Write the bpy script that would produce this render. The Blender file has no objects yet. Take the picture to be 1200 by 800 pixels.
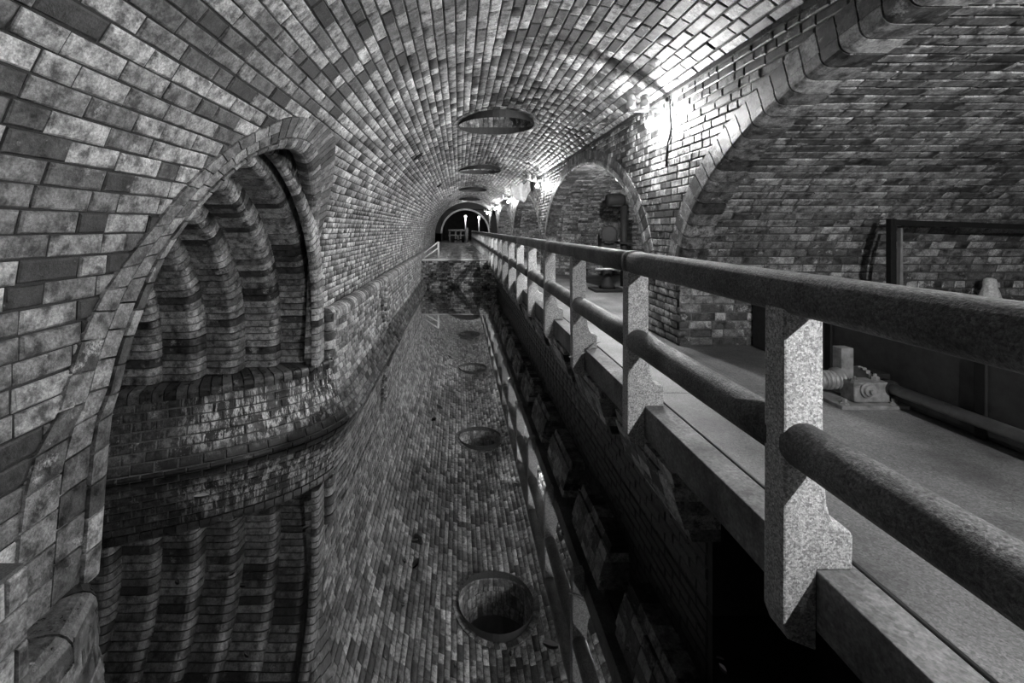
import bpy, math, random
import numpy as np
from mathutils import Vector, Matrix
random.seed(7); rng = np.random.RandomState(7)
sc = bpy.context.scene
COL = sc.collection
PI = math.pi

# ---------------------------------------------------------------- camera, world, exposure
F, VPX, VPY = 515.0, 538.0, 268.0          # focal length in px of a 1200x800 frame, vanishing point of the tunnel axis
cd = bpy.data.cameras.new('camera'); cam = bpy.data.objects.new('camera', cd); COL.objects.link(cam)
cam.location = (0, 0, 0); cam.rotation_euler = (PI/2, 0, 0)
cd.sensor_width = 36; cd.lens = 36*F/1200
cd.shift_x = (600-VPX)/1200; cd.shift_y = -(400-VPY)/1200
cd.clip_start = 0.02; cd.clip_end = 300
sc.camera = cam
w = bpy.data.worlds.new('world'); sc.world = w; w.use_nodes = True
w.node_tree.nodes['Background'].inputs[0].default_value = (0, 0, 0, 1)
w.node_tree.nodes['Background'].inputs[1].default_value = 0
vs = sc.view_settings
vs.view_transform = 'Standard'; vs.look = 'None'; vs.gamma = 1; vs.use_curve_mapping = False
vs.exposure = 1.65
BULB = 2400.0
RBULB = 6500.0

# ---------------------------------------------------------------- main dimensions (metres, camera at 0,0,0)
VX, VZ, VR = 0.70, -0.51, 2.60             # vault circle
XL, XR = VX-VR, 2.345                      # left wall face, right wall face
WATER, DECK = -2.55, -1.25
ZB = -1.78                                 # foot of the left wall
TV = VZ-ZB
PHE = math.acos((XR-VX)/VR)
TEND = TV+VR*(PI-PHE)
BAY, ARC0, AA, AB, AZ = 7.2, 1.5, 3.2, 1.9, -0.70   # right arches: spacing, first centre, half span, rise, springing
YEND = 34.6
HOLES = [8.35, 14.95, 22.4, 29.6]; HR = 0.70; TC = TV+VR*PI/2

# ---------------------------------------------------------------- materials
def nt(name):
    m = bpy.data.materials.new(name); m.use_nodes = True
    t = m.node_tree; b = t.nodes['Principled BSDF']
    return m, t, b
def N(t, typ, **kw):
    n = t.nodes.new(typ)
    for k, v in kw.items(): setattr(n, k, v)
    return n
def math_(t, op, a, b=None, clamp=False):
    n = N(t, 'ShaderNodeMath', operation=op); n.use_clamp = clamp
    for i, x in enumerate((a, b)):
        if x is None: continue
        if isinstance(x, (int, float)): n.inputs[i].default_value = x
        else: t.links.new(x, n.inputs[i])
    return n.outputs[0]
def rng_(t, v, a, b, c, d, smooth=False):
    n = N(t, 'ShaderNodeMapRange'); n.interpolation_type = 'SMOOTHSTEP' if smooth else 'LINEAR'
    t.links.new(v, n.inputs[0])
    for i, x in enumerate((a, b, c, d)): n.inputs[i+1].default_value = x
    return n.outputs[0]
def pos(t, scale=(1, 1, 1)):
    g = N(t, 'ShaderNodeNewGeometry'); m = N(t, 'ShaderNodeMapping'); m.inputs['Scale'].default_value = scale
    t.links.new(g.outputs['Position'], m.inputs[0]); return m.outputs[0]
def noise(t, vec, scale, detail=3, rough=.55):
    n = N(t, 'ShaderNodeTexNoise'); n.inputs['Scale'].default_value = scale; n.inputs['Detail'].default_value = detail
    n.inputs['Roughness'].default_value = rough
    t.links.new(vec, n.inputs['Vector']); return n.outputs[0]
def grey(t, b, v):
    c = N(t, 'ShaderNodeCombineColor')
    for i in range(3): t.links.new(v, c.inputs[i])
    t.links.new(c.outputs[0], b.inputs['Base Color'])
def bump(t, b, h, s, d=.01):
    n = N(t, 'ShaderNodeBump'); n.inputs['Strength'].default_value = s; n.inputs['Distance'].default_value = d
    t.links.new(h, n.inputs['Height']); t.links.new(n.outputs[0], b.inputs['Normal'])
def brick_mat(name, lo, hi, dark=.15, darkv=.05, efflo=0.0, rough=.6, streak=0.0, line=None):
    m, t, b = nt(name)
    oi = N(t, 'ShaderNodeObjectInfo'); gi = N(t, 'ShaderNodeNewGeometry')
    r = math_(t, 'ADD', math_(t, 'MULTIPLY', oi.outputs['Random'], 17.31), math_(t, 'MULTIPLY', gi.outputs['Random Per Island'], 31.7))
    wn = N(t, 'ShaderNodeTexWhiteNoise', noise_dimensions='1D'); t.links.new(r, wn.inputs['W'])
    sep = N(t, 'ShaderNodeSeparateColor'); t.links.new(wn.outputs['Color'], sep.inputs[0])
    tone = rng_(t, math_(t, 'POWER', wn.outputs['Value'], 1.35), 0, 1, lo, hi)
    isd = math_(t, 'LESS_THAN', sep.outputs[1], dark)
    mx = N(t, 'ShaderNodeMix'); t.links.new(isd, mx.inputs[0]); t.links.new(tone, mx.inputs[2]); mx.inputs[3].default_value = darkv
    tone = mx.outputs[0]
    p = pos(t)
    sh = N(t, 'ShaderNodeVectorMath', operation='ADD'); t.links.new(p, sh.inputs[0]); t.links.new(wn.outputs['Color'], sh.inputs[1])
    p2 = sh.outputs[0]
    bl = noise(t, p2, 13, 6, .68)
    tone = math_(t, 'MULTIPLY', tone, rng_(t, bl, .37, .59, .22, 1.4))
    sp = noise(t, p, 70, 4, .75)
    tone = math_(t, 'MULTIPLY', tone, rng_(t, sp, .34, .66, .5, 1.45))
    lg = noise(t, p, .9, 3)
    tone = math_(t, 'MULTIPLY', tone, rng_(t, lg, .35, .65, .7, 1.2))
    if efflo:
        e = noise(t, p2, 5, 6, .7)
        k = rng_(t, e, .62-.1*efflo, .72-.1*efflo, 0, 1)
        k = math_(t, 'MULTIPLY', k, rng_(t, sp, .38, .6, 0, 1))
        mx = N(t, 'ShaderNodeMix'); t.links.new(k, mx.inputs[0]); t.links.new(tone, mx.inputs[2]); mx.inputs[3].default_value = .62
        tone = mx.outputs[0]
    if streak:                                # lime runs below the shelf
        s = noise(t, pos(t, (10, 10, .8)), 1.5, 5, .8)
        zz = N(t, 'ShaderNodeSeparateXYZ'); t.links.new(pos(t), zz.inputs[0])
        band = rng_(t, zz.outputs[2], WATER+.06, WATER+.28, 0, 1)
        band2 = rng_(t, zz.outputs[2], -1.80, -2.05, .62, 1)
        xm = rng_(t, zz.outputs[0], -3.1, -2.75, .12, 1)
        k = rng_(t, s, .49, .56, 0, 1)
        k = math_(t, 'MULTIPLY', k, rng_(t, noise(t, pos(t, (30, 30, 8)), 1.0, 4, .8), .36, .56, .15, 1))
        k = math_(t, 'MULTIPLY', math_(t, 'MULTIPLY', k, band), math_(t, 'MULTIPLY', band2, xm))
        k = math_(t, 'MULTIPLY', k, streak)
        mx = N(t, 'ShaderNodeMix'); t.links.new(k, mx.inputs[0]); t.links.new(tone, mx.inputs[2]); mx.inputs[3].default_value = .9
        tone = mx.outputs[0]
        wet = rng_(t, zz.outputs[2], WATER+.05, WATER+.17, .25, 1)      # permanently wet, slimed foot
        tone = math_(t, 'MULTIPLY', tone, wet)
    grey(t, b, tone)
    t.links.new(rng_(t, bl, .3, .7, rough-.15, rough+.15), b.inputs['Roughness'])
    bump(t, b, math_(t, 'ADD', math_(t, 'MULTIPLY', bl, .6), sp), .55, .006)
    return m
def stone_mat(name, v, var=.5, grain=120, gs=.5, rough=.8, spk=0, bmp=.5, big=1.5):
    m, t, b = nt(name); p = pos(t)
    a = noise(t, p, big, 5, .6); g = noise(t, p, grain, 3, .7)
    x = math_(t, 'MULTIPLY', rng_(t, a, .3, .7, v*(1-var), v*(1+var)), rng_(t, g, .3, .7, 1-gs, 1+gs))
    if spk:
        vo = N(t, 'ShaderNodeTexVoronoi'); vo.inputs['Scale'].default_value = grain*.8; t.links.new(p, vo.inputs['Vector'])
        s = N(t, 'ShaderNodeSeparateColor'); t.links.new(vo.outputs['Color'], s.inputs[0])
        x = math_(t, 'MULTIPLY', x, rng_(t, s.outputs[0], 0, 1, 1-spk, 1+spk))
    grey(t, b, x); b.inputs['Roughness'].default_value = rough
    bump(t, b, math_(t, 'ADD', g, a), bmp, .006)
    return m
def flat_mat(name, v, rough=.5, metal=0, var=.25):
    m, t, b = nt(name); p = pos(t)
    a = noise(t, p, 14, 4, .65)
    grey(t, b, rng_(t, a, .3, .7, v*(1-var), v*(1+var)))
    b.inputs['Roughness'].default_value = rough; b.inputs['Metallic'].default_value = metal
    bump(t, b, noise(t, p, 70, 3), .25, .004)
    return m
M = {}
M['vault'] = brick_mat('vault_brick', .08, .54, .14, .045, efflo=.1, rough=.5)
M['vault_mortar'] = stone_mat('vault_mortar', .025, .5)
M['right'] = brick_mat('wall_brick', .06, .36, .2, .05, efflo=.6, rough=.5)
M['right_mortar'] = stone_mat('wall_mortar', .11, .6)
M['recess'] = brick_mat('recess_brick', .09, .32, .07, .06, efflo=.4, rough=.5)
M['recess_mortar'] = stone_mat('recess_mortar', .07, .5)
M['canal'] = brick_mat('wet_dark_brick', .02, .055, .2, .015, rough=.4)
M['bank'] = brick_mat('bank_brick', .04, .12, .25, .025, efflo=.3, streak=1.0, rough=.45)
M['near'] = brick_mat('damp_near_brick', .05, .17, .2, .03, efflo=.3, rough=.45)
M['lime'] = brick_mat('parapet_brick', .10, .40, .15, .06, efflo=.7, rough=.6)
M['dam'] = brick_mat('dam_brick', .12, .6, .2, .06, efflo=1.0, rough=.6)
M['rib'] = brick_mat('rib_brick', .17, .44, .10, .06, efflo=.6, rough=.4)
M['ring'] = brick_mat('ring_brick', .09, .32, .15, .06, efflo=.35, rough=.5)
M['coping'] = brick_mat('coping_brick', .03, .11, .2, .02, efflo=.15, rough=.35)
M['concrete'] = stone_mat('speckled_concrete', .38, .3, 170, .5, .8, spk=.5, bmp=.6)
M['rail'] = stone_mat('dark_worn_concrete', .11, .65, 120, .6, .65, spk=.35, bmp=.8, big=3)
M['deck'] = stone_mat('deck_concrete', .115, .65, 140, .45, .6, spk=.3, bmp=.5)
M['curb'] = stone_mat('curb_concrete', .13, .7, 60, .4, .75, spk=.2, bmp=.5, big=2.5)
M['iron'] = flat_mat('dark_iron', .012, .65, 0)
M['iron'].node_tree.nodes['Principled BSDF'].inputs['Specular IOR Level'].default_value = .15
M['steel'] = flat_mat('worn_steel', .24, .4, .3)
M['grease'] = flat_mat('machine_grey_iron', .2, .45, .2, .5)
M['blackwall'] = flat_mat('tarred_plate', .02, .6, 0, .5)
M['porcelain'] = flat_mat('white_porcelain', .75, .25, 0, .05)
M['paint'] = flat_mat('pale_paint', .7, .5, 0, .15)
M['sheet'] = flat_mat('pale_canvas', .6, .8, 0, .3)
M['lime_stone'] = stone_mat('limewashed_stone', .6, .3, 60, .4, .9)
M['cable'] = flat_mat('black_cable', .015, .5)
M['leaf'] = flat_mat('pale_leaf', .3, .7)
M['leafd'] = flat_mat('dark_leaf', .05, .7)
m, t, b = nt('bulb_glow'); b.inputs['Base Color'].default_value = (1, 1, 1, 1)
b.inputs['Emission Color'].default_value = (1, 1, 1, 1); b.inputs['Emission Strength'].default_value = BULB; M['bulb'] = m
m, t, b = nt('dimmer_bulb_glow'); b.inputs['Base Color'].default_value = (1, 1, 1, 1)
b.inputs['Emission Color'].default_value = (1, 1, 1, 1); b.inputs['Emission Strength'].default_value = BULB*.6; M['bulb2'] = m
m, t, b = nt('recess_bulb_glow'); b.inputs['Base Color'].default_value = (1, 1, 1, 1)
b.inputs['Emission Color'].default_value = (1, 1, 1, 1); b.inputs['Emission Strength'].default_value = RBULB; M['rbulb'] = m
m, t, b = nt('bulb_glass')
tr_ = N(t, 'ShaderNodeBsdfTransparent'); em_ = N(t, 'ShaderNodeEmission'); em_.inputs[1].default_value = 14.0
mx_ = N(t, 'ShaderNodeMixShader'); mx_.inputs[0].default_value = .12
t.links.new(tr_.outputs[0], mx_.inputs[1]); t.links.new(em_.outputs[0], mx_.inputs[2]); t.links.new(mx_.outputs[0], t.nodes['Material Output'].inputs[0]); M['glass'] = m
m, t, b = nt('dark_water')
b.inputs['Base Color'].default_value = (.006, .006, .006, 1); b.inputs['Roughness'].default_value = .15
gl = N(t, 'ShaderNodeBsdfGlossy'); gl.inputs['Color'].default_value = (.85, .85, .85, 1); gl.inputs['Roughness'].default_value = .012
mixs = N(t, 'ShaderNodeMixShader'); fr = N(t, 'ShaderNodeFresnel'); fr.inputs[0].default_value = 1.33
t.links.new(rng_(t, fr.outputs[0], 0, 1, .38, 1), mixs.inputs[0])
t.links.new(b.outputs[0], mixs.inputs[1]); t.links.new(gl.outputs[0], mixs.inputs[2])
wv = noise(t, pos(t, (1, .6, 1)), 2.2, 2)
bn = N(t, 'ShaderNodeBump'); bn.inputs['Strength'].default_value = .05; bn.inputs['Distance'].default_value = .01
t.links.new(wv, bn.inputs['Height']); t.links.new(bn.outputs[0], gl.inputs['Normal'])
t.links.new(mixs.outputs[0], t.nodes['Material Output'].inputs[0]); M['water'] = m

# ---------------------------------------------------------------- object helpers
def tag(o, label=None, cat=None, group=None, kind=None):
    if label: o['label'] = label
    if cat: o['category'] = cat
    if group: o['group'] = group
    if kind: o['kind'] = kind
    return o
def mesh(name, verts, faces, mat, smooth=False):
    me = bpy.data.meshes.new(name); me.from_pydata([tuple(v) for v in verts], [], faces); me.update()
    me.materials.append(M[mat])
    if smooth: me.polygons.foreach_set('use_smooth', [True]*len(me.polygons))
    return me
def link(name, me, parent=None):
    o = bpy.data.objects.new(name, me); COL.objects.link(o)
    if parent: o.parent = parent
    return o
def empty(name, loc=(0, 0, 0)):
    o = bpy.data.objects.new(name, None); COL.objects.link(o); o.location = loc; return o
def bevelm(o, wd=.006, seg=2):
    md = o.modifiers.new('bevel', 'BEVEL'); md.width = wd; md.segments = seg; md.limit_method = 'ANGLE'; return o
class MB:
    def __init__(s): s.v = []; s.f = []
    def add(s, v, f):
        k = len(s.v); s.v += [tuple(x) for x in v]; s.f += [tuple(i+k for i in q) for q in f]; return s
    def box(s, x0, x1, y0, y1, z0, z1):
        v = [(x, y, z) for z in (z0, z1) for y in (y0, y1) for x in (x0, x1)]
        return s.add(v, [(0, 2, 3, 1), (4, 5, 7, 6), (0, 1, 5, 4), (2, 6, 7, 3), (0, 4, 6, 2), (1, 3, 7, 5)])
    def tube(s, p, q, r, r2=None, n=14, caps=True):
        p = Vector(p); q = Vector(q); d = (q-p).normalized(); r2 = r if r2 is None else r2
        a = d.orthogonal().normalized(); b = d.cross(a)
        v = []
        for c, rr in ((p, r), (q, r2)):
            for i in range(n):
                th = 2*PI*i/n; v.append(c+(a*math.cos(th)+b*math.sin(th))*rr)
        f = [(i, (i+1) % n, n+(i+1) % n, n+i) for i in range(n)]
        if caps: f += [tuple(range(n-1, -1, -1)), tuple(range(n, 2*n))]
        return s.add(v, f)
    def path(s, pts, r, n=8):
        pts = [Vector(p) for p in pts]; v = []; f = []
        up = Vector((.13, .27, .95))
        for i, p in enumerate(pts):
            d = (pts[min(i+1, len(pts)-1)]-pts[max(i-1, 0)]).normalized()
            a = d.cross(up).normalized(); b = d.cross(a)
            rr = r if not hasattr(r, '__len__') else r[i]
            v += [p+(a*math.cos(2*PI*j/n)+b*math.sin(2*PI*j/n))*rr for j in range(n)]
        for i in range(len(pts)-1):
            f += [(i*n+j, i*n+(j+1) % n, (i+1)*n+(j+1) % n, (i+1)*n+j) for j in range(n)]
        f += [tuple(range(n-1, -1, -1)), tuple(range((len(pts)-1)*n, len(pts)*n))]
        return s.add(v, f)
    def lathe(s, prof, c=(0, 0, 0), axis='z', n=20):
        v = []; f = []; c = Vector(c)
        for r, h in prof:
            for i in range(n):
                th = 2*PI*i/n; a, b_ = r*math.cos(th), r*math.sin(th)
                v.append(c+Vector({'z': (a, b_, h), 'y': (a, h, b_), 'x': (h, a, b_)}[axis]))
        for k in range(len(prof)-1):
            f += [(k*n+i, k*n+(i+1) % n, (k+1)*n+(i+1) % n, (k+1)*n+i) for i in range(n)]
        f += [tuple(range(n-1, -1, -1)), tuple(range((len(prof)-1)*n, len(prof)*n))]
        return s.add(v, f)
    def prism(s, poly, axis, a, b):              # poly extruded along an axis
        mk = {'y': lambda p, k: (p[0], k, p[1]), 'x': lambda p, k: (k, p[0], p[1]), 'z': lambda p, k: (p[0], p[1], k)}[axis]
        n = len(poly); v = [mk(p, a) for p in poly]+[mk(p, b) for p in poly]
        return s.add(v, [tuple(range(n)), tuple(range(2*n-1, n-1, -1))]+[(i, n+i, n+(i+1) % n, (i+1) % n) for i in range(n)])
    def build(s, name, mat, parent=None, smooth=False, bev=0):
        o = link(name, mesh(name, s.v, s.f, mat, False), parent)
        if smooth:
            me = o.data; me.polygons.foreach_set('use_smooth', [len(p.vertices) == 4 for p in me.polygons])
        if bev: bevelm(o, bev)
        return o

# ---------------------------------------------------------------- bricks
def V(*a): return np.array(a, float)
def unit(v): return v/max(1e-9, np.linalg.norm(v))
def brick_template(L, h, depth, b=.008, jit=.0028):
    hx, hy = .5, .5; bx, by = b/L, b/h
    v = [(-hx, -hy, -depth), (hx, -hy, -depth), (hx, hy, -depth), (-hx, hy, -depth),
         (-hx, -hy, -b), (hx, -hy, -b), (hx, hy, -b), (-hx, hy, -b),
         (-hx+bx, -hy+by, 0), (hx-bx, -hy+by, 0), (hx-bx, hy-by, 0), (-hx+bx, hy-by, 0)]
    v = np.array(v)
    j = rng.uniform(-1, 1, (12, 3))*V(jit/L, jit/h, jit*.6); j[:4] = 0
    v += j
    f = [(8, 9, 10, 11)]
    for a, bb in ((0, 4), (4, 8)):
        for i in range(4): f.append((a+i, a+(i+1) % 4, bb+(i+1) % 4, bb+i))
    return v, f
def lay(S, s0, s1, t0, t1, L, h, ref, forbid=None, pattern=None, gap=.010, minlen=.035, jit=1.0):
    """courses of bricks over the surface S(s,t); ref(c) = vector that points to the visible side"""
    out = []; nr = max(1, int(round((t1-t0)/h))); hh = (t1-t0)/nr
    for r in range(nr):
        ta = t0+r*hh; tb = ta+hh; tm = (ta+tb)/2
        off = (r % 2)*L*.5+random.uniform(-.05, .05)*L
        s = s0-L+off; k = random.randrange(8)
        while s < s1:
            ln = L if pattern is None else pattern[(k+r) % len(pattern)]; k += 1
            ln *= random.uniform(.93, 1.07)
            a, b = max(s, s0), min(s+ln, s1); s += ln
            if b-a < minlen: continue
            if forbid:
                m = max(3, int((b-a)/.03)); xs = np.linspace(a, b, m+1)
                ok = [not forbid((xs[i]+xs[i+1])/2, tm) for i in range(m)]
                runs = []; st = None
                for i in range(m+1):
                    g = i < m and ok[i]
                    if g and st is None: st = i
                    if not g and st is not None: runs.append((xs[st], xs[i])); st = None
            else: runs = [(a, b)]
            for (x0, x1) in runs:
                if x1-x0 < minlen: continue
                xm = (x0+x1)/2
                P0, P1 = S(x0, tm), S(x1, tm); Q0, Q1 = S(xm, ta), S(xm, tb)
                c = S(xm, tm); e1 = P1-P0; e2 = Q1-Q0
                l1, l2 = np.linalg.norm(e1), np.linalg.norm(e2)
                e1 = e1/l1; n = unit(np.cross(e1, e2))
                if np.dot(n, ref(c)) < 0: n = -n
                tl = random.gauss(0, .006)*jit
                e1 = unit(e1+n*random.gauss(0, .005)*jit); e2 = unit(np.cross(n, e1)); e2 = unit(e2+n*tl); n = unit(np.cross(e1, e2))
                c = c+n*random.uniform(-.004, .004)*jit
                out.append((c, e1, e2, n, max(.02, l1-gap), max(.02, l2-gap)))
    return out
def rank(e):
    c, e1, e2, n, L, h = e
    if c[1] < .3: return -1
    u = VPX+F*c[0]/c[1]; v = VPY-F*c[2]/c[1]
    if u < -20 or u > 1220 or v < -20 or v > 820: return -1
    fc = abs(np.dot(n, c))/np.linalg.norm(c)
    return L*h*fc*(F/c[1])**2
def emit(parent, ent, mat, depth=.07, maxn=300, name='brick', stuff='brickwork', cond=None):
    if not ent: return
    Lm = float(np.median([e[4] for e in ent])); hm = float(np.median([e[5] for e in ent]))
    T = [brick_template(Lm, hm, depth) for _ in range(5)]
    sc_ = [(-1 if (cond and not cond(e)) else rank(e)) for e in ent]
    order = sorted(range(len(ent)), key=lambda i: -sc_[i])
    single = [i for i in order[:maxn] if sc_[i] > 25]
    ms = [mesh(name, v, f, mat) for v, f in T]
    for i in single:
        c, e1, e2, n, L, h = ent[i]
        o = bpy.data.objects.new(name, random.choice(ms)); COL.objects.link(o)
        m = Matrix(((e1[0]*L, e2[0]*h, n[0], c[0]), (e1[1]*L, e2[1]*h, n[1], c[1]), (e1[2]*L, e2[2]*h, n[2], c[2]), (0, 0, 0, 1)))
        o.parent = parent; o.matrix_world = m
    ss = set(single); rest = [e for i, e in enumerate(ent) if i not in ss]
    if rest:
        vv = []; ff = []; fb = np.array(T[0][1])
        for k, (c, e1, e2, n, L, h) in enumerate(rest):
            tv = T[random.randrange(5)][0]
            vv.append(c+np.outer(tv[:, 0]*L, e1)+np.outer(tv[:, 1]*h, e2)+np.outer(tv[:, 2], n)); ff.append(fb+12*k)
        me = bpy.data.meshes.new(stuff); vv = np.concatenate(vv); ff = np.concatenate(ff)
        me.vertices.add(len(vv)); me.vertices.foreach_set('co', vv.ravel())
        me.loops.add(ff.size); me.loops.foreach_set('vertex_index', ff.ravel().astype(np.int32))
        me.polygons.add(len(ff)); me.polygons.foreach_set('loop_start', np.arange(0, ff.size, 4, dtype=np.int32))
        me.update(calc_edges=True); me.validate(); me.materials.append(M[mat])
        o = link(stuff, me, parent); tag(o, kind='stuff')
def loft(A, B, gap=.006):
    """one moulded brick between two sections of matching points"""
    A = np.array(A); B = np.array(B); d = B-A
    ln = np.linalg.norm(d, axis=1, keepdims=True).clip(1e-6)
    g = np.minimum(gap, ln*.3)
    A2 = A+d/ln*g; B2 = B-d/ln*g; n = len(A)
    v = np.concatenate([A2, B2]); f = [(i, i+1, n+i+1, n+i) for i in range(n-1)]
    f += [tuple(range(n-1, -1, -1)), tuple(range(n, 2*n))]
    return v, f
def put_lofts(parent, items, mat, name='brick', single=True, stuff='brickwork'):
    """items: list of (A,B[,single]) sections"""
    mb = MB(); any_ = False
    for it in items:
        v, f = loft(it[0], it[1])
        if single and (len(it) < 3 or it[2]): link(name, mesh(name, v, f, mat), parent)
        else: mb.add(v, f); any_ = True
    if any_: tag(mb.build(stuff, mat, parent), kind='stuff')
def grid_backing(name, S, ss, ts, mat, forbid=None, off=None):
    ns, nt_ = len(ss), len(ts); v = []
    for s in ss:
        for t in ts: v.append(S(s, t))
    f = []
    for i in range(ns-1):
        for j in range(nt_-1):
            if forbid and forbid((ss[i]+ss[i+1])/2, (ts[j]+ts[j+1])/2): continue
            f.append((i*nt_+j, (i+1)*nt_+j, (i+1)*nt_+j+1, i*nt_+j+1))
    return link(name, mesh(name, v, f, mat))
def catmull(P, step):
    P = [np.array(p, float) for p in P]; Q = [2*P[0]-P[1]]+P+[2*P[-1]-P[-2]]; out = []
    for i in range(1, len(Q)-2):
        p0, p1, p2, p3 = Q[i-1:i+3]; m = max(2, int(np.linalg.norm(p2-p1)/step)+1)
        for k in range(m):
            t = k/m
            out.append(.5*((2*p1)+(-p0+p2)*t+(2*p0-5*p1+4*p2-p3)*t*t+(-p0+3*p1-3*p2+p3)*t**3))
    out.append(P[-1]); return np.array(out)
class Path:
    def __init__(s, pts):
        s.p = np.array(pts); s.l = np.concatenate([[0], np.cumsum(np.linalg.norm(np.diff(s.p, axis=0), axis=1))]); s.len = s.l[-1]
    def at(s, x):
        x = min(max(x, 0), s.len); return np.array([np.interp(x, s.l, s.p[:, k]) for k in range(s.p.shape[1])])
    def dir(s, x): return unit(s.at(x+.02)-s.at(x-.02))
def in_poly(x, y, P):
    c = False; j = len(P)-1
    for i in range(len(P)):
        if (P[i][1] > y) != (P[j][1] > y) and x < (P[j][0]-P[i][0])*(y-P[i][1])/(P[j][1]-P[i][1])+P[i][0]: c = not c
        j = i
    return c

# ================================================================ MAIN VAULT
def S_vault(s, t, d=0.0):
    if t <= TV: return V(XL+d, s, ZB+t)
    ph = PI-(t-TV)/VR
    return V(VX+(VR-d)*math.cos(ph), s, VZ+(VR-d)*math.sin(ph))
def ref_vault(c): return V(VX, c[1], min(VZ, c[2]))-c if c[2] > VZ else V(1, 0, 0)
def vault_hit(u, v):
    dx, dz = (u-VPX)/F, -(v-VPY)/F
    y = XL/dx
    if y > 0 and dz*y <= VZ: return (y, dz*y-ZB)
    a = dx*dx+dz*dz; b = -2*(dx*VX+dz*VZ); c = VX*VX+VZ*VZ-VR*VR
    y = (-b+math.sqrt(b*b-4*a*c))/(2*a)
    ph = math.atan2(dz*y-VZ, dx*y-VX); ph = ph if ph > 0 else ph+2*PI
    return (y, TV+(PI-ph)*VR)
RINGPX = [((9, 755), (120, 665)), ((31, 560), (133, 495)), ((68, 482), (143, 456)), ((86, 420), (155, 408)), ((107, 368), (170, 365)),
          ((125, 336), (185, 325)), ((146, 306), (200, 292)), ((184, 259), (228, 252)), ((225, 210), (255, 222)), ((280, 164), (289, 192)),
          ((314, 147), (310, 181)), ((340, 137), (328, 177)), ((367, 140), (344, 178)), ((387, 153), (354, 187)), ((392, 172), (359, 203)),
          ((389, 211), (363, 228)), ((381, 249), (365, 260)), ((374, 279), (366, 300)), ((370, 330), (365, 350)), ((368, 418), (362, 421))]
RO = np.array([vault_hit(*p[0]) for p in RINGPX]); RI = np.array([vault_hit(*p[1]) for p in RINGPX])
ring4 = Path(catmull([np.concatenate([a, b]) for a, b in zip(RO, RI)], .05))
cen = [(r[:2]*.5+r[2:]*.5) for r in ring4.p]
OPEN = [(c[0], c[1]) for c in cen]; OPEN = [(OPEN[0][0], -1)]+OPEN+[(OPEN[-1][0], -1)]
OY0, OY1 = min(p[0] for p in OPEN), max(p[0] for p in OPEN)
def forbid_vault(s, t):
    if OY0 < s < OY1 and in_poly(s, t, OPEN): return True
    for hy in HOLES:
        if (s-hy)**2+(t-TC)**2 < (HR+.05)**2: return True
    return False
ss = np.concatenate([np.arange(-11, 1, 1.0), np.arange(1, 7, .06), np.arange(7, YEND+.05, .1)])
ts = np.linspace(0, TEND, 112)
ceil = grid_backing('ceiling', lambda s, t: S_vault(s, t, -.012), ss, ts, 'vault_mortar', forbid_vault)
tag(ceil, 'long grey brick barrel vault over the water channel', 'vault', kind='structure')
fine = lambda s, t: s > 5.72 and t < 2.2
ent = lay(lambda s, t: S_vault(s, t), .6, YEND, 0, TEND, .30, .11, ref_vault, lambda s, t: fine(s, t) or forbid_vault(s, t), pattern=[.30, .30, .30, .17, .30, .30, .2])
ent += lay(lambda s, t: S_vault(s, t), 5.72, YEND, 0, 2.2, .22, .082, ref_vault, lambda s, t: forbid_vault(s, t), pattern=[.22, .115, .22, .22, .115])
def vis_vault(e): return not (e[0][2] < -1.0 and e[0][1] > 5.5)
emit(ceil, ent, 'vault', cond=vis_vault)
# round openings in the crown
for hy in HOLES:
    mb = MB(); n = 40; z0 = VZ+VR-.15
    v = [(VX+(HR+.012)*math.cos(2*PI*i/n), hy+(HR+.012)*math.sin(2*PI*i/n), z) for z in (z0, z0+1.3) for i in range(n)]
    mb.add(v, [(i, (i+1) % n, n+(i+1) % n, n+i) for i in range(n)]+[tuple(range(n, 2*n))])
    sh = mb.build('shaft', 'vault_mortar', ceil)
    def S_sh(s, t, hy=hy): a = s/HR; return V(VX+HR*math.cos(a), hy+HR*math.sin(a), z0+.17+t)
    e = lay(S_sh, 0, 2*PI*HR, 0, .75, .11, .24, lambda c, hy=hy: V(VX, hy, c[2])-c)
    emit(sh, e, 'rib', maxn=60 if hy < 9 else 0)
    items = []
    for i in range(44):
        A = []
        for th in (2*PI*i/44, 2*PI*(i+1)/44):
            sec = []
            for rr, d in ((HR+.14, -.08), (HR+.14, .014), (HR+.03, .016), (HR-.005, -.02), (HR-.01, -.16)):
                sec.append(S_vault(hy+rr*math.sin(th), TC+rr*math.cos(th), d))
            A.append(sec)
        items.append((A[0], A[1], hy < 9))
    put_lofts(sh, items, 'ring')

# ================================================================ BRANCH OPENING RING (left)
trim = empty('trim_1'); tag(trim, 'double moulded brick ring around the side tunnel mouth on the left', 'arch ring', kind='structure')
def ring_row(x, f0, f1, last):
    r = ring4.at(x); o, i_ = r[:2], r[2:]; d = unit(i_-o)
    a_, b_ = o+(i_-o)*f0, o+(i_-o)*f1
    if not last:
        return [S_vault(a_[0], a_[1], -.08)]+[S_vault(*(a_+(b_-a_)*k), .014) for k in (0, .5, 1)]+[S_vault(b_[0], b_[1], -.08)]
    rb = .085; q0 = i_-d*rb
    row = [S_vault(a_[0], a_[1], -.08), S_vault(a_[0], a_[1], .03)]
    for k in range(5):
        an = k/4*PI/2; q = q0+d*rb*math.sin(an); row.append(S_vault(q[0], q[1], .03-rb*(1-math.cos(an))))
    return row+[S_vault(i_[0], i_[1], -.11 if x < ring4.len*.72 else -.06)]
xq = ring4.len*.44
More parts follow.
